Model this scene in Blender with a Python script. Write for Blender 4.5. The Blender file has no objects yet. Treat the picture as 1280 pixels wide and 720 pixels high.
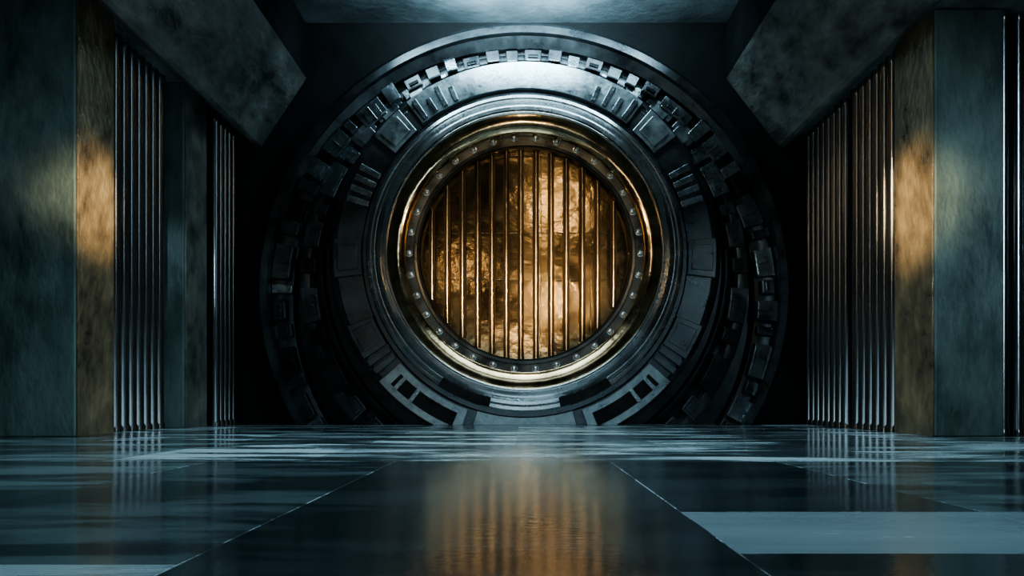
import bpy, bmesh, math, random
from mathutils import Vector, Matrix
random.seed(7)
F=1067.0; CX=655.0; HY=500.0; H=0.56; D=20.0
CEIL=9.4
col=bpy.context.scene.collection
def wp(px,py,d): return Vector(((px-CX)*d/F, d, H+(HY-py)*d/F))
bpy.context.scene.view_settings.look='AgX - Medium High Contrast'

# ---------------- materials ----------------
def mat(name,c1,c2,metal=0.0,r1=0.4,r2=0.6,scale=2.0,stretch=(1,1,1),bump=0.05,bscale=20,detail=6,lo=0.35,hi=0.65,spec=0.5,bdist=0.05):
    m=bpy.data.materials.new(name); m.use_nodes=True
    nt=m.node_tree; n=nt.nodes; l=nt.links
    b=n['Principled BSDF']
    tc=n.new('ShaderNodeTexCoord'); mp=n.new('ShaderNodeMapping'); mp.inputs['Scale'].default_value=stretch
    l.new(tc.outputs['Object'],mp.inputs['Vector'])
    ns=n.new('ShaderNodeTexNoise'); ns.inputs['Scale'].default_value=scale; ns.inputs['Detail'].default_value=detail; ns.inputs['Roughness'].default_value=0.65
    l.new(mp.outputs[0],ns.inputs['Vector'])
    cr=n.new('ShaderNodeValToRGB'); cr.color_ramp.elements[0].position=lo; cr.color_ramp.elements[1].position=hi
    cr.color_ramp.elements[0].color=(*c1,1); cr.color_ramp.elements[1].color=(*c2,1)
    l.new(ns.outputs['Fac'],cr.inputs['Fac']); l.new(cr.outputs['Color'],b.inputs['Base Color'])
    n2=n.new('ShaderNodeTexNoise'); n2.inputs['Scale'].default_value=bscale; n2.inputs['Detail'].default_value=5
    l.new(mp.outputs[0],n2.inputs['Vector'])
    mr=n.new('ShaderNodeMapRange'); mr.inputs['From Min'].default_value=0.3; mr.inputs['From Max'].default_value=0.7
    mr.inputs['To Min'].default_value=r1; mr.inputs['To Max'].default_value=r2
    l.new(ns.outputs['Fac'],mr.inputs['Value']); l.new(mr.outputs[0],b.inputs['Roughness'])
    b.inputs['Metallic'].default_value=metal
    b.inputs['Specular IOR Level'].default_value=spec
    if bump:
        bp=n.new('ShaderNodeBump'); bp.inputs['Strength'].default_value=bump; bp.inputs['Distance'].default_value=bdist
        l.new(n2.outputs['Fac'],bp.inputs['Height']); l.new(bp.outputs[0],b.inputs['Normal'])
    return m
M_conc=mat('dark_concrete',(0.028,0.047,0.047),(0.15,0.21,0.195),0,0.45,0.78,0.9,stretch=(1,1,0.5),bump=0.4,bscale=9)
M_beam=mat('beam_concrete',(0.03,0.038,0.038),(0.2,0.225,0.212),0.1,0.28,0.6,1.8,stretch=(1,0.45,1),bump=0.8,bscale=8,detail=9)
M_ceil=mat('ceiling_concrete',(0.12,0.155,0.165),(0.28,0.35,0.38),0,0.35,0.6,0.7,bump=0.3,bscale=6)
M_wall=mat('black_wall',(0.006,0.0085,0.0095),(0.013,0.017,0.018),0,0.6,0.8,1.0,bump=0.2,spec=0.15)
M_panel=mat('aged_bronze_cladding',(0.065,0.055,0.042),(0.36,0.275,0.16),0.4,0.22,0.45,1.7,stretch=(1,1,0.7),bump=0.8,bscale=7,lo=0.32,hi=0.66,detail=9)
M_panel2=mat('dull_bronze_cladding',(0.05,0.062,0.058),(0.21,0.22,0.185),0.2,0.4,0.7,1.3,bump=0.5,bscale=9)
M_tube=mat('black_steel_tube',(0.14,0.15,0.155),(0.24,0.25,0.25),0.95,0.16,0.24,3,stretch=(1,1,0.15),bump=0)
M_frame=mat('dark_gunmetal',(0.055,0.064,0.07),(0.125,0.143,0.15),0.9,0.22,0.4,1.5,bump=0.06,bscale=14)
M_steel=mat('blued_steel',(0.15,0.185,0.2),(0.34,0.4,0.42),0.95,0.18,0.34,2.5,bump=0.15,bscale=12)
M_steel2=mat('worn_steel_plate',(0.18,0.22,0.235),(0.38,0.44,0.45),0.9,0.24,0.42,3,bump=0.12,bscale=14)
M_dark=mat('blackened_steel',(0.02,0.023,0.025),(0.05,0.056,0.058),0.85,0.26,0.45,2,bump=0.1,spec=0.3)
M_hub=mat('hub_steel',(0.32,0.35,0.355),(0.48,0.51,0.515),0.95,0.2,0.32,1.5,bump=0.03,bscale=10)
M_lip=mat('steel_lip',(0.42,0.43,0.42),(0.6,0.61,0.59),1.0,0.14,0.24,1.5,bump=0.02,bscale=10)
M_gold=mat('polished_bronze',(0.36,0.25,0.14),(0.8,0.58,0.34),1.0,0.07,0.15,2,bump=0.09,bscale=3.5)
M_bolt=mat('antique_dark_steel_brass',(0.10,0.10,0.09),(0.22,0.21,0.18),1.0,0.24,0.36,2,bump=0.03)
M_back=mat('burnished_gold_panel',(0.13,0.088,0.047),(0.36,0.255,0.135),0.95,0.10,0.22,1.0,bump=0.33,bscale=2.2,lo=0.34,hi=0.68,detail=6)
M_bar=mat('brass_bar',(0.42,0.31,0.18),(0.68,0.52,0.32),1.0,0.14,0.26,3,stretch=(1,1,0.2),bump=0)
M_gap=mat('painted_gap_shade',(0.02,0.014,0.008),(0.06,0.038,0.02),0.9,0.3,0.45,3,stretch=(1,1,0.2),bump=0)  # near-black colour for the painted shadow gaps beside the bars
M_slot=mat('slot_steel',(0.012,0.013,0.013),(0.03,0.03,0.028),0.9,0.3,0.5,3,bump=0.2)
M_pale=mat('painted_sheen_stone',(0.14,0.195,0.215),(0.19,0.255,0.28),0,0.16,0.3,0.8,stretch=(0.3,1,1),bump=0.04,bscale=10)  # paler tiles with a floor reflection put into their base colour

# ---------------- helpers ----------------
def finish(bm,name,mats,loc=None,parent=None,smooth=False,clip=True,bevel=0,angle=35):
    if clip:
        bmesh.ops.bisect_plane(bm,geom=bm.verts[:]+bm.edges[:]+bm.faces[:],plane_co=(0,0,0.004),plane_no=(0,0,-1),clear_outer=True)
        if not bm.verts: bm.free(); return None
    bmesh.ops.recalc_face_normals(bm,faces=bm.faces[:])
    me=bpy.data.meshes.new(name); 
    if loc is not None: bmesh.ops.translate(bm,verts=bm.verts[:],vec=-Vector(loc))
    bm.to_mesh(me); bm.free()
    if not isinstance(mats,(list,tuple)): mats=[mats]
    for m in mats: me.materials.append(m)
    ob=bpy.data.objects.new(name,me); col.objects.link(ob)
    if loc is not None: ob.location=loc
    if parent:
        bpy.context.view_layer.update()
        ob.parent=parent; ob.matrix_parent_inverse=parent.matrix_world.inverted()
    if smooth:
        for p in me.polygons: p.use_smooth=True
        me.set_sharp_from_angle(angle=math.radians(angle))
    if bevel:
        b=ob.modifiers.new('bevel','BEVEL'); b.width=bevel; b.segments=2; b.limit_method='ANGLE'
    return ob
def box(bm,x0,x1,y0,y1,z0,z1):
    vs=[bm.verts.new((x,y,z)) for x in (x0,x1) for y in (y0,y1) for z in (z0,z1)]
    for f in ((0,1,3,2),(4,6,7,5),(0,4,5,1),(2,3,7,6),(0,2,6,4),(1,5,7,3)): bm.faces.new([vs[i] for i in f])
def prism_y(bm,prof,y0,y1,dark=None):
    a=[bm.verts.new((x,y0,z)) for x,z in prof]; b=[bm.verts.new((x,y1,z)) for x,z in prof]
    n=len(prof); bm.faces.new(a); bm.faces.new(b[::-1])
    for i in range(n):
        f=bm.faces.new([a[i],a[(i+1)%n],b[(i+1)%n],b[i]])
        if dark is not None and i==dark: f.material_index=1
def prism_z(bm,prof,z0,z1):
    a=[bm.verts.new((x,y,z0)) for x,y in prof]; b=[bm.verts.new((x,y,z1)) for x,y in prof]
    n=len(prof); bm.faces.new(a); bm.faces.new(b[::-1])
    for i in range(n): bm.faces.new([a[i],a[(i+1)%n],b[(i+1)%n],b[i]])
def lathe(bm,c,prof,seg=200,closed=True):
    rings=[]
    for R,y in prof:
        rings.append([bm.verts.new((c.x+R*math.sin(2*math.pi*i/seg),y,c.z+R*math.cos(2*math.pi*i/seg))) for i in range(seg)])
    n=len(prof)
    for k in range(n if closed else n-1):
        a=rings[k]; b=rings[(k+1)%n]
        for i in range(seg):
            j=(i+1)%seg; bm.faces.new([a[i],a[j],b[j],b[i]])
def arcblock(bm,c,R0,R1,a0,a1,yb,yf,slope=0.0):
    """block on an arc, angles in degrees clockwise from top"""
    n=max(1,int(abs(a1-a0)/2.5)); g=[]
    for i in range(n+1):
        a=math.radians(a0+(a1-a0)*i/n); s,k=math.sin(a),math.cos(a)
        g.append([bm.verts.new((c.x+R*s,y,c.z+R*k)) for R,y in ((R0,yb),(R1,yb),(R1,yf+slope),(R0,yf))])
    for i in range(n):
        for k in range(4):
            bm.faces.new([g[i][k],g[i][(k+1)%4],g[i+1][(k+1)%4],g[i+1][k]])
    bm.faces.new(g[0]); bm.faces.new(g[-1][::-1])
def tag(ob,label=None,cat=None,group=None,kind=None):
    if label: ob['label']=label
    if cat: ob['category']=cat
    if group: ob['group']=group
    if kind: ob['kind']=kind
    return ob

# ---------------- room shell ----------------
def floor_mat():
    m=bpy.data.materials.new('polished_dark_stone'); m.use_nodes=True
    nt=m.node_tree;n=nt.nodes;l=nt.links;b=n['Principled BSDF']
    tc=n.new('ShaderNodeTexCoord')
    at=n.new('ShaderNodeAttribute'); at.attribute_name='tile'
    mp=n.new('ShaderNodeMapping'); mp.inputs['Scale'].default_value=(0.22,0.75,1)
    l.new(tc.outputs['Object'],mp.inputs['Vector'])
    ns=n.new('ShaderNodeTexNoise'); ns.inputs['Scale'].default_value=1.9; ns.inputs['Detail'].default_value=9; ns.inputs['Roughness'].default_value=0.66; ns.inputs['Distortion'].default_value=0.4
    l.new(mp.outputs[0],ns.inputs['Vector'])
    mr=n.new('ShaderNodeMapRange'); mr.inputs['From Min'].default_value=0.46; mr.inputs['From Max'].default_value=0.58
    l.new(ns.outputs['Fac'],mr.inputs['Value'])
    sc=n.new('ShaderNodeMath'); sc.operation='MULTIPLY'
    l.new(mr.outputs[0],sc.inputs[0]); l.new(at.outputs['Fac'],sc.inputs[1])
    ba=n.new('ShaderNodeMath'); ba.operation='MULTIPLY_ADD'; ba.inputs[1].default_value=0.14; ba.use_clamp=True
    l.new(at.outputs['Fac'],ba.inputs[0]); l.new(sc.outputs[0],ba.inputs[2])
    cr=n.new('ShaderNodeValToRGB'); cr.color_ramp.elements[0].color=(0.014,0.022,0.024,1); cr.color_ramp.elements[1].color=(0.29,0.40,0.43,1)  # pale end of the ramp paints reflected sheen streaks on the stone
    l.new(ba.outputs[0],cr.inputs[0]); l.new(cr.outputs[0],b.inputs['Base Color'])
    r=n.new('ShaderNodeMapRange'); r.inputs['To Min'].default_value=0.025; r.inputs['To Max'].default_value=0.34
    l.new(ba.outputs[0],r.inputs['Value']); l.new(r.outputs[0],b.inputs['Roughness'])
    mp3=n.new('ShaderNodeMapping'); mp3.inputs['Scale'].default_value=(0.45,1,1)
    l.new(tc.outputs['Object'],mp3.inputs['Vector'])
    n3=n.new('ShaderNodeTexNoise'); n3.inputs['Scale'].default_value=26; n3.inputs['Detail'].default_value=5; n3.inputs['Roughness'].default_value=0.65
    l.new(mp3.outputs[0],n3.inputs['Vector'])
    bp=n.new('ShaderNodeBump'); bp.inputs['Strength'].default_value=0.14; bp.inputs['Distance'].default_value=0.009
    l.new(n3.outputs['Fac'],bp.inputs['Height']); l.new(bp.outputs[0],b.inputs['Normal'])
    b.inputs['IOR'].default_value=4.0
    return m
bm=bmesh.new(); lay=bm.faces.layers.float.new('tile')
def tile(x0,x1,y0,y1,v,g,mi=0):
    x0+=g;x1-=g;y0+=g;y1-=g
    vt=[bm.verts.new(p) for p in ((x0,y0,0),(x1,y0,0),(x1,y1,0),(x0,y1,0))]
    vb=[bm.verts.new(p) for p in ((x0,y0,-0.004),(x1,y0,-0.004),(x1,y1,-0.004),(x0,y1,-0.004))]
    f=bm.faces.new(vt); f[lay]=v; f.material_index=mi
    for k in range(4):
        f=bm.faces.new([vb[k],vb[(k+1)%4],vt[(k+1)%4],vt[k]]); f[lay]=0.9
YN=7.76
xs=[-15.4,-12.1,-8.6,-5.1,-2.1,1.4,4.1,7.6,11.1,15.4]; xs=[v*H for v in xs]
ynear={0:[-4,5,YN],1:[-4,3,YN],2:[-4,5.2,YN],3:[-4,2.9,YN],4:[-4,YN],5:[-4,3.11,4.27,YN],6:[-4,3.11,4.27,YN],7:[-4,4.2,YN],8:[-4,6,YN]}
vals={(4,0):0.05,(5,0):0.08,(5,2):0.06,(3,0):0.7,(3,1):0.2,(2,0):0.4,(2,1):0.35,(6,0):0.08,(6,2):0.3}  # how strongly the painted sheen shows on each near tile
for i in range(len(xs)-1):
    yc=ynear[i]
    for j in range(len(yc)-1):
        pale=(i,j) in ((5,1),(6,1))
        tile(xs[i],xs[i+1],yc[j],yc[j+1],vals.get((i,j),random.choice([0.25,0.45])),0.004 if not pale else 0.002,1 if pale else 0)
xf=[-15.4,-13.6,-10.4,-6.9,-3.6,-0.2,3.0,5.9,9.3,12.6,15.4]; xf=[v*H for v in xf]
for i in range(len(xf)-1):
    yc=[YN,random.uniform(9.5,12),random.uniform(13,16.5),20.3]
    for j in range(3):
        tile(xf[i],xf[i+1],yc[j],yc[j+1],random.choice([0.5,0.8,1.0]) if not (i in(4,5) and j==0) else 0.7,0.0015)  # far tiles carry more of the painted sheen
box(bm,-8.7,8.7,-4,20.3,-0.2,-0.0012)
bm.faces.ensure_lookup_table()
for f in bm.faces[-6:]: f[lay]=0.9
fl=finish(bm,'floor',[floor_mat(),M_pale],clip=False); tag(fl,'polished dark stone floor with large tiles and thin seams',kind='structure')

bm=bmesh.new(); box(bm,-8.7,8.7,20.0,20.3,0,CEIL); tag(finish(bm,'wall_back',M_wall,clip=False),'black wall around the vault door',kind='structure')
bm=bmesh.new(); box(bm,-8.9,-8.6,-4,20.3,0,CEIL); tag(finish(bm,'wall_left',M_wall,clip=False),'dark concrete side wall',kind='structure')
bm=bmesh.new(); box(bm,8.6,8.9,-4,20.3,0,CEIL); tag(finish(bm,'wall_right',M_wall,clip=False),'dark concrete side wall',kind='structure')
bm=bmesh.new(); box(bm,-8.9,8.9,-4.3,20.3,CEIL,CEIL+0.3); tag(finish(bm,'ceiling',M_ceil,clip=False),'dark concrete ceiling with a cool glow',kind='structure')

bm=bmesh.new(); prism_y(bm,[(-5.06,8.06),(-6.18,6.37),(-6.8,6.95),(-8.6,6.95),(-8.6,CEIL),(-5.06,CEIL)],-4,20,dark=5)  # upright inner face coloured black to stand in for shade
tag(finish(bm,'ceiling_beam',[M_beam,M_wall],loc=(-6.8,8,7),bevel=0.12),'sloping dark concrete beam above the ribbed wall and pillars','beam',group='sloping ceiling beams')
bm=bmesh.new(); prism_y(bm,[(4.7,8.06),(6.0,6.37),(6.3,6.62),(8.6,6.62),(8.6,CEIL),(4.7,CEIL)],-4,20,dark=5)  # same black-coloured inner face, shade put into the material
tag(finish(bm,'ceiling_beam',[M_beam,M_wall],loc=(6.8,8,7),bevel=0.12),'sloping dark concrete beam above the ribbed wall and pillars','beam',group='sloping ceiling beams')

def pillar(prof,h,px,py0,py1,side,label,pm):
    loc=(sum(p[0] for p in prof)/len(prof),sum(p[1] for p in prof)/len(prof),0)
    e=bpy.data.objects.new('concrete_pillar',None); e.location=loc; col.objects.link(e); e.empty_display_size=0.3
    tag(e,label,'pillar',group='concrete pillars')
    bm=bmesh.new(); prism_z(bm,prof,0,h); finish(bm,'pillar_body',M_conc,loc=loc,parent=e,clip=False,bevel=0.02)
    bm=bmesh.new()
    x0,x1=(px,px+0.035*side); 
    box(bm,min(x0,x1),max(x0,x1),py0+0.03,py1-0.03,0.0,h)
    tag(finish(bm,'bronze_panel',pm,loc=(px,py0,0),parent=e,clip=False,bevel=0.008),'mottled golden bronze cladding')
pillar([(-6.84,13.0),(-6.84,14.2),(-8.6,14.2),(-8.6,13.0)],6.94,-6.84,13.0,14.2,1,'massive dark concrete pillar with golden bronze cladding, beside black tubes',M_panel)
pillar([(-6.84,17.16),(-6.84,18.35),(-8.6,18.35),(-8.6,17.16)],6.94,-6.84,17.16,18.35,1,'teal-grey concrete pillar with dull cladding between two tube rows',M_panel2)
pillar([(6.36,13.2),(6.36,14.6),(8.6,14.6),(8.6,13.7),(7.42,13.7),(7.42,13.2)],6.61,6.36,13.2,14.6,-1,'massive dark concrete pillar with golden cladding, beside bronze-lit tubes',M_panel)

def tube_mesh(h,r):
    bm=bmesh.new(); prof=[(0,0),(r*1.2,0),(r*1.2,0.10),(r,0.13),(r,h-0.13),(r*1.2,h-0.10),(r*1.2,h),(0,h)]
    seg=24; rings=[]
    for R,z in prof[1:-1]:
        rings.append([bm.verts.new((R*math.cos(2*math.pi*i/seg),R*math.sin(2*math.pi*i/seg),z)) for i in range(seg)])
    for a,b in zip(rings,rings[1:]):
        for i in range(seg): bm.faces.new([a[i],a[(i+1)%seg],b[(i+1)%seg],b[i]])
    bm.faces.new(rings[0][::-1]); bm.faces.new(rings[-1])
    me=bpy.data.meshes.new('steel_tube'); bmesh.ops.recalc_face_normals(bm,faces=bm.faces[:]); bm.to_mesh(me); bm.free(); me.materials.append(M_tube)
    for p in me.polygons: p.use_smooth=True
    me.set_sharp_from_angle(angle=math.radians(40))
    return me
def tubes(me,pts,label,group):
    for x,y in pts:
        o=bpy.data.objects.new('steel_tube',me); o.location=(x,y,0); col.objects.link(o)
        tag(o,label,'tube',group=group)
mL=tube_mesh(6.945,0.11); mR=tube_mesh(6.615,0.12); mB=tube_mesh(6.66,0.10); mS=tube_mesh(6.615,0.085)
tubes(mL,[(-7.2,14.40+0.3*i) for i in range(9)],'tall glossy black steel tube between two pillars','black tubes between the pillars')
tubes(mB,[(-6.70,18.52+0.27*i) for i in range(5)],'tall black steel tube next to the vault wall','black tubes beside the vault')
tubes(mR,[(6.54,14.78+0.32*i) for i in range(7)],'tall steel tube catching warm bronze light beside the pillar','bronze-lit tubes beside the pillar')
tubes(mR,[(6.54,17.28+0.32*i) for i in range(8)],'tall dark steel tube next to the vault wall','dark tubes beside the vault')
tubes(mS,[(7.54+0.23*i,13.45) for i in range(4)],'polished dark steel tube at the outer side of the pillar','polished tubes outside the pillar')
bm=bmesh.new(); box(bm,6.60,6.85,16.89,17.05,0,6.61); tag(finish(bm,'steel_post',M_dark,loc=(6.7,16.97,0),clip=False,bevel=0.02),'square black steel post separating two rows of tubes','post')

# ---------------- vault ----------------
V=bpy.data.objects.new('vault',None); V.location=(0,19.6,0); col.objects.link(V)
tag(V,'giant round steel vault door with bronze ring and barred golden centre','vault door')
bpy.context.view_layer.update()
def u(px,d): return px*d/F
def vpart(bm,name,m,label=None,parent=None,smooth=False,bevel=0,clip=True,loc=None,angle=35):
    o=finish(bm,name,m,parent=parent or V,smooth=smooth,clip=clip,bevel=bevel,loc=loc,angle=angle)
    if o and label: o['label']=label
    return o
d=19.2; c=wp(655,362,d)
bm=bmesh.new(); lathe(bm,c,[(u(337,d),19.99),(u(337,d),19.35),(u(331,d),19.22),(u(322,d),19.2),(u(320,d),19.26),(u(319,d),19.99)])
OF=vpart(bm,'outer_frame',M_frame,'smooth dark gunmetal outer rim',smooth=True)
c2=wp(655,378,19.4)
bm=bmesh.new(); seg=200
def ringverts(c,R,y): return [bm.verts.new((c.x+R*math.sin(2*math.pi*i/seg),y,c.z+R*math.cos(2*math.pi*i/seg))) for i in range(seg)]
ra=ringverts(c,u(320,d),19.3); rb=ringverts(c2,u(318,19.4)-0.0,19.42); rc=ringverts(c2,u(316,19.4),19.9)
for A,B in ((ra,rb),(rb,rc)):
    for i in range(seg): bm.faces.new([A[i],A[(i+1)%seg],B[(i+1)%seg],B[i]])
vpart(bm,'rim_band',M_frame,smooth=True)
bm=bmesh.new(); lathe(bm,wp(655,362,19.93),[(u(330,19.93),19.93),(u(330,19.93),19.98),(u(140,19.93),19.98),(u(140,19.93),19.93)]); vpart(bm,'recess_plate',M_dark)
d=19.6; ct=wp(655,377,d)
bm=bmesh.new(); lathe(bm,ct,[(u(318,d),19.92),(u(318,d),19.62),(u(309,d),19.58),(u(298,d),19.62),(u(290,d),19.7),(u(286,d),19.92)]); TT=vpart(bm,'tooth_track',M_dark,smooth=True)
a=-124; k=0
pat=[4.2,6.0,2.0,6.5,3.2,4.6,2.0,8.0,3.0,5.2,2.6]
while a<124:
    w=pat[k%11]; gap=[1.0,1.8,1.3,2.4][k%4]
    if abs(a)<30: w=[2.6,3.8,3.0][k%3]; gap=1.7
    R0,R1=[(293,316),(297,313),(290,316),(294,317)][k%4]
    if abs(a)<30: R0,R1=298,313
    yf=[19.27,19.36,19.31,19.24,19.4][k%5]
    bm=bmesh.new(); arcblock(bm,ct,u(R0,19.4),u(R1,19.4),a,a+w,19.62,yf,slope=0.05)
    if w>3 and k%3:
        arcblock(bm,ct,u(R0+6,19.3),u(R1-5,19.3),a+w*.2,a+w*.8,yf+0.03,yf-0.03,slope=0.03)
    if w>4.5: arcblock(bm,ct,u(R0+2,19.3),u(R1-3,19.3),a+w*.45,a+w*.52,yf+0.03,yf-0.05,slope=0.03)
    arcblock(bm,ct,u(R0+1,19.3),u(R0+3.5,19.3),a+w*.06,a+w*.94,yf+0.03,yf-0.03)
    mm=M_steel if ((30<abs(a)<60) or k%6==0) else (M_frame if (k%3 or abs(a)<60) else M_dark)  # darker steel down the sides puts shade into the material choice
    vpart(bm,'locking_tooth',mm,parent=V,bevel=0.01)
    a+=w+gap; k+=1
d=19.7; cm=wp(655,348,d)
bm=bmesh.new(); lathe(bm,cm,[(u(279,d),19.92),(u(279,d),19.6),(u(274,d),19.56),(u(266,d),19.56),(u(262,d),19.64),(u(262,d),19.92)]); vpart(bm,'channel_ring',M_frame,smooth=True)
bm=bmesh.new(); d=19.75; lathe(bm,wp(655,332,d),[(u(260,d),19.92),(u(260,d),19.7),(u(256,d),19.66),(u(251,d),19.66),(u(249,d),19.92)]); vpart(bm,'channel_ring',M_dark,smooth=True)
for sgn in (-1,1):
    for (a0,w,R0,R1,mm) in ((21,5,250,272,M_steel),(27.5,6,251,276,M_steel2),(35,8,250,277,M_steel2),(44.5,7,252,277,M_steel2),(53,4,254,276,M_steel),(58.5,9,256,278,M_steel),(70,3,258,276,M_frame),(75,7,258,279,M_frame),(85,4,260,280,M_dark),(93,9,258,280,M_frame),(104,4,258,278,M_dark),(112,10,256,278,M_dark),(125,5,256,278,M_frame),(133,6,254,276,M_frame)):  # lighter steel on upper blocks, darker at the sides: light put into colour
        A0,A1=sgn*a0,sgn*(a0+w)
        bm=bmesh.new(); arcblock(bm,cm,u(R0,19.5),u(R1,19.5),min(A0,A1),max(A0,A1),19.66,19.40,slope=0.05)
        m0=(A0+A1)/2; arcblock(bm,cm,u(R0+6,19.4),u(R1-6,19.4),m0-w*.32,m0+w*.32,19.44,19.36,slope=0.03)
        arcblock(bm,cm,u(R0+1,19.4),u(R0+3,19.4),m0-w*.45,m0+w*.45,19.44,19.36)
        vpart(bm,'clamp_block',mm,bevel=0.01)
d=19.3; c4=wp(656,318,d)
bm=bmesh.new(); lathe(bm,c4,[(u(246,d),19.92),(u(246,d),19.42),(u(242,d),19.36),(u(238,d),19.34),(u(236,d),19.38),(u(205,d),19.38),(u(203,d),19.34),(u(195,d),19.34),(u(195,d),19.92)])
MD=vpart(bm,'steel_disc',M_frame,'dark round steel disc',smooth=True)
def plate(a0,a1,R0,R1,mm,name='cover_plate',yf=19.28,ins=True,label=None):
    bm=bmesh.new(); arcblock(bm,c4,u(R0,d),u(R1,d),a0,a1,19.385,yf)
    if ins:
        w=(a1-a0)*.16; arcblock(bm,c4,u(R0+5,d),u(R1-5,d),a0+w,a1-w,yf+.01,yf-0.035)
    return vpart(bm,name,mm,bevel=0.015,label=label)
plate(-38,38,207,241,M_steel2,yf=19.27,ins=False,label='wide curved worn steel plate catching cool light')
for s in (-1,1):
    for a0 in (24,28,32,36): 
        bm=bmesh.new(); A=s*a0; arcblock(bm,c4,u(209,d),u(236 if a0%8 else 228,d),A-0.8,A+0.8,19.29,19.2); vpart(bm,'rib',M_steel,bevel=0.01)
    L=sorted((s*41,s*52)); plate(L[0],L[1],205,240,M_steel2)
    for q in (62,65.5,69,72.5):
        bm=bmesh.new(); A=s*q; arcblock(bm,c4,u(204,d),u(232,d),A-1,A+1,19.385,19.2); vpart(bm,'fin',M_steel,bevel=0.01)
    L=sorted((s*61,s*74)); plate(L[0],L[1],206,226,M_frame,yf=19.32,ins=False)
    L=sorted((s*85,s*97)); plate(L[0],L[1],204,240,M_frame)
    L=sorted((s*112,s*123)); plate(L[0],L[1],205,240,M_frame)
    for q in (125,128):
        bm=bmesh.new(); A=s*q; arcblock(bm,c4,u(206,d),u(238,d),A-1,A+1,19.385,19.22); vpart(bm,'fin',M_frame,bevel=0.01)
    L=sorted((s*131,s*160)); plate(L[0],L[1],206,242,M_steel2,ins=False,label='curved steel bracket with a dark slot')
    L=sorted((s*134,s*157)); 
    bm=bmesh.new(); arcblock(bm,c4,u(215,d),u(233,d),L[0],L[1],19.30,19.268); vpart(bm,'slot_cover',M_slot,bevel=0.01)
    for q in (136,142):
        bm=bmesh.new(); A=s*q; arcblock(bm,c4,u(214,d),u(234,d),A-.7,A+.7,19.28,19.24); vpart(bm,'rib',M_steel,bevel=0.008)
plate(163,197,204,238,M_steel2,ins=False,label='flat pale steel plate at the base')
d=18.8; c5=wp(656,314,d)
hub=[(u(201,d),19.4),(u(201,d),19.05),(u(199,d),18.96),(u(195,d),18.93),(u(193,d),18.95),(u(192,d),18.89),(u(189,d),18.86)]
for i in range(7):
    t=i/6; R=188-9*t; y=18.86-0.10*math.sin(t*math.pi*0.5); hub.append((u(R,d),y))
hub+= [(u(176.2,d),18.75),(u(176,d),18.80),(u(175,d),18.80),(u(175,d),19.4)]
bm=bmesh.new(); lathe(bm,c5,hub,seg=240); HB=vpart(bm,'hub_ring',M_hub,'raised stepped steel ring',smooth=True,angle=20)
for s in (-1,1):
    L=sorted((s*147,s*167))
    bm=bmesh.new(); arcblock(bm,c5,u(188,d),u(200,d),L[0],L[1],18.99,18.85); vpart(bm,'dark_inlay',M_slot,'long dark slot cover on the ring',bevel=0.008)
lip=[(u(174.9,d),19.4)]
for i in range(9):
    t=i/8; lip.append((u(174.9-4*t,d),18.76-0.035*math.sin(t*math.pi)+0.02*t))
lip.append((u(170.7,d),19.4))
bm=bmesh.new(); lathe(bm,c5,lip,seg=240); vpart(bm,'steel_lip',M_lip,'narrow bright steel lip',smooth=True,angle=60)
br=[(u(170.6,d),19.4)]
yy=18.79; N=16
for i in range(N+1):
    t=i/N; R=170.4-19.5*t
    br.append((u(R,d),yy)); yy+= u(19.5/N,d)*math.tan(math.radians(2+34*t))
br+=[(u(150.5,d),19.4)]
bm=bmesh.new(); lathe(bm,c5,br,seg=240); vpart(bm,'bronze_ring',M_gold,'polished concave bronze ring',smooth=True,angle=60)
d=19.1; c6=wp(656,317,d)
bm=bmesh.new(); lathe(bm,c6,[(u(154,d),19.4),(u(154,d),19.0),(u(152.5,d),18.98),(u(150.5,d),19.0),(u(150,d),19.07),(u(139,d),19.09),(u(138,d),19.05),(u(134.5,d),19.04),(u(134,d),19.08),(u(134,d),19.4)],seg=240)
BR=vpart(bm,'bolt_ring',M_bolt,'dark brass ring studded with bolts',smooth=True)
bm=bmesh.new(); lathe(bm,c6,[(u(134,d),19.08),(u(132,d),19.08),(u(132,d),19.5),(u(134,d),19.5)],seg=240)  # added near-black sleeve, keeps bar reflections out of the tunnel
vpart(bm,'opening_liner',M_slot,'added black liner shading the round opening',smooth=True)
bm=bmesh.new()
r=0.058
rings=[]
for R,y in ((r*1.35,0),(r*1.35,-0.015),(r,-0.018),(r,-0.045),(r*.75,-0.065),(r*.3,-0.075)):
    n=14; rings.append([bm.verts.new((R*math.cos(2*math.pi*i/n),y,R*math.sin(2*math.pi*i/n))) for i in range(n)])
for A,B in zip(rings,rings[1:]):
    for i in range(14): bm.faces.new([A[i],A[(i+1)%14],B[(i+1)%14],B[i]])
bm.faces.new(rings[-1]); bmesh.ops.recalc_face_normals(bm,faces=bm.faces[:])
bme=bpy.data.meshes.new('bolt'); bm.to_mesh(bme); bm.free(); bme.materials.append(M_hub)
bpy.context.view_layer.update()
for i in range(34):
    a=2*math.pi*(i+.5)/34; R=u(144.5,d)
    o=bpy.data.objects.new('bolt',bme); col.objects.link(o)
    o.parent=BR; o.location=(c6.x+R*math.sin(a),19.085,c6.z+R*math.cos(a))
    o.matrix_parent_inverse=BR.matrix_world.inverted()
gate=bpy.data.objects.new('golden_grille',None); gate.location=(c6.x,19.6,c6.z-u(130,19.1)); col.objects.link(gate); gate.parent=V; gate.matrix_parent_inverse=V.matrix_world.inverted()
gate['label']='golden panel behind vertical brass bars'
bpy.context.view_layer.update()
Rp=u(132,19.1)
bm=bmesh.new()
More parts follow.
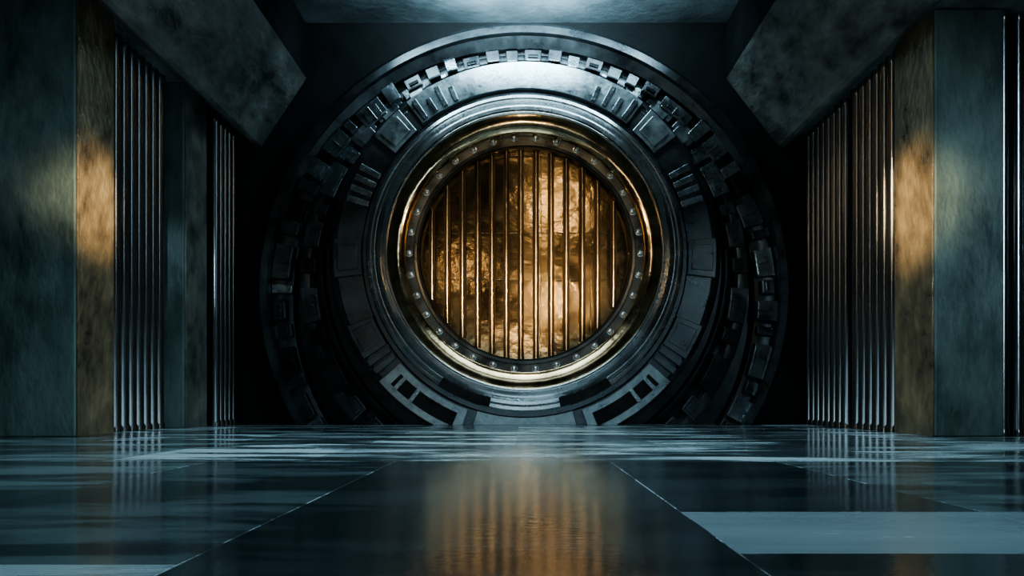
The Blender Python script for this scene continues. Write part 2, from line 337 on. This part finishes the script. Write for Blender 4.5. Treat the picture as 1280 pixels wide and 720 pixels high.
def disc(bm,c,R,yb,yf,zlo,zhi,xlo,xhi):
    tmp=bmesh.new(); seg=128
    a=[tmp.verts.new((c.x+R*math.sin(2*math.pi*i/seg),yf,c.z+R*math.cos(2*math.pi*i/seg))) for i in range(seg)]
    tmp.faces.new(a)
    for co,no in (((0,0,zlo),(0,0,-1)),((0,0,zhi),(0,0,1)),((xlo,0,0),(-1,0,0)),((xhi,0,0),(1,0,0))):
        bmesh.ops.bisect_plane(tmp,geom=tmp.verts[:]+tmp.edges[:]+tmp.faces[:],plane_co=co,plane_no=no,clear_outer=True)
        if not tmp.faces: tmp.free(); return
    r=bmesh.ops.extrude_face_region(tmp,geom=tmp.faces[:])
    vs=[e for e in r['geom'] if isinstance(e,bmesh.types.BMVert)]
    bmesh.ops.translate(tmp,verts=vs,vec=(0,yb-yf,0))
    me=bpy.data.meshes.new('t'); tmp.to_mesh(me); tmp.free(); bm.from_mesh(me); bpy.data.meshes.remove(me)
zs=[wp(0,py,19.4).z for py in (460,350,292,170)]; gx=[-9,wp(600,0,19.4).x,wp(676,0,19.4).x,wp(738,0,19.4).x,9]
for i in range(3):
    for j in range(4):
        disc(bm,c6,Rp,19.46,19.40,zs[i]+.018,zs[i+1]-.018,gx[j]+.008,gx[j+1]-.008)
disc(bm,c6,Rp,19.48,19.45,-1,20,-9,9)
finish(bm,'gold_panel',M_back,parent=gate,clip=False,bevel=0.006)
d=19.2
for px in (540,559,578,597,615,633,651,670,689,708,728,747,767):
    x=wp(px,0,d).x; dx=x-c6.x; hh=math.sqrt(max(0.01,Rp*Rp-(abs(dx)+.05)**2))+0.01
    bm=bmesh.new(); r=0.034; seg=16
    A=[bm.verts.new((x+r*math.cos(2*math.pi*i/seg),d+r*math.sin(2*math.pi*i/seg),c6.z-hh)) for i in range(seg)]
    B=[bm.verts.new((v.co.x,v.co.y,c6.z+hh)) for v in A]
    for i in range(seg): bm.faces.new([A[i],A[(i+1)%seg],B[(i+1)%seg],B[i]])
    bm.faces.new(A); bm.faces.new(B)
    n0=len(bm.faces)
    box(bm,x-.068,x+.068,d+.03,d+.10,c6.z-hh,c6.z+hh)  # dark strip behind each bar paints the shadow gap on both sides
    bm.faces.ensure_lookup_table()
    for f in bm.faces[n0:]: f.material_index=1
    finish(bm,'grille_bar',[M_bar,M_gap],parent=gate,smooth=True,clip=False)

# ---------------- lights ----------------
def area(name,loc,tgt,size,sy,e,colr,spread=180):
    L=bpy.data.lights.new(name,'AREA'); L.shape='RECTANGLE'; L.size=size; L.size_y=sy; L.energy=e; L.color=colr; L.spread=math.radians(spread)
    o=bpy.data.objects.new(name,L); o.location=loc; o.rotation_euler=(Vector(tgt)-Vector(loc)).to_track_quat('-Z','Y').to_euler(); col.objects.link(o); return o
def spot(name,loc,tgt,e,colr,ang,blend=0.6,rad=0.2):
    L=bpy.data.lights.new(name,'SPOT'); L.energy=e; L.color=colr; L.spot_size=math.radians(ang); L.spot_blend=blend; L.shadow_soft_size=rad
    o=bpy.data.objects.new(name,L); o.location=loc; o.rotation_euler=(Vector(tgt)-Vector(loc)).to_track_quat('-Z','Y').to_euler(); col.objects.link(o); return o
cool=(0.60,0.86,1.0); warm=(1.0,0.75,0.44)
area('vault_top_light',(0,17.6,9.2),(0,19.4,7.9),6.5,0.3,240,cool)
area('ceiling_glow',(0,17.3,8.78),(0,19.0,9.4),2.5,0.15,140,cool,110)
area('corridor_light',(0,11.0,9.3),(0,11.0,0),7,5,540,cool,120)
area('side_fill',(-7.0,-2,6),(-8.4,13,4.2),2,2,7,cool,26)
area('side_fill',(7.0,-2,6),(8.1,13,3.6),2,2,34,cool,26)
spot('pillar_fill',(-4.6,5,5.5),(-7.15,17.2,3.4),2500,cool,8,1.0,0.3)  # added cool spot out of view, lightens the second pillar's front
area('low_fill',(0,-2.5,1.35),(0,19,1.2),7,0.6,7,cool,40)
area('near_overhead',(0,4,9.2),(0,5,0),8,4,320,cool,120)
area('tube_strip_fill',(5.6,6.5,4.2),(-7.2,16.5,4.2),0.2,7,40,cool,100)  # added strip out of view, draws long highlights on the left tubes
area('tube_strip_fill',(-5.6,6.5,4.2),(6.6,16.5,4.2),0.2,7,28,(1.0,0.86,0.68),100)  # warm counterpart, likewise added for the right tubes
spot('warm_opening',(1.25,2,4.8),(0.75,19.8,3.2),480,warm,9,1.0,0.07)
spot('warm_opening',(1.35,2,8.9),(0.75,19.8,4.8),480,warm,9,1.0,0.07)
spot('warm_opening',(-2.2,7.5,5.4),(0,19.8,3.5),80,warm,24,0.8,0.2)
spot('warm_ring_fill',(0,-2,1.9),(0,19.0,4.2),2000,warm,15,0.6,0.14)  # added spot behind the camera, puts highlights on the bronze ring
for s in (-1,1):
    spot('warm_ring_fill',(s*6.0,8.5,4.4),(0,19.0,3.8),2800,warm,23,0.6,0.2)  # side spots out of view, added for the same ring highlights
    spot('warm_glint',(s*5.5,3,3.0),(s*5.6,19.3,4.2),260,warm,10,0.8,0.12)
spot('warm_ring_fill',(0,14.0,8.3),(0,19.0,4.8),90,warm,55,0.8,0.3)
spot('warm_panel',(4.6,6,3.2),(-6.8,13.6,3.7),30000,warm,8.5,1.0,0.3)
spot('warm_panel',(-4.6,6,3.2),(6.45,14.1,3.7),30000,warm,10,1.0,0.3)

w=bpy.data.worlds.new('world'); bpy.context.scene.world=w; w.use_nodes=True
w.node_tree.nodes['Background'].inputs[0].default_value=(0.3,0.5,0.58,1); w.node_tree.nodes['Background'].inputs[1].default_value=0.04

cam=bpy.data.cameras.new('camera'); co=bpy.data.objects.new('camera',cam); col.objects.link(co)
co.location=(0,0,H); co.rotation_euler=(math.radians(90),0,0)
cam.sensor_width=36; cam.lens=F/1280*36; cam.shift_x=-15/1280; cam.shift_y=140/1280
bpy.context.scene.camera=co
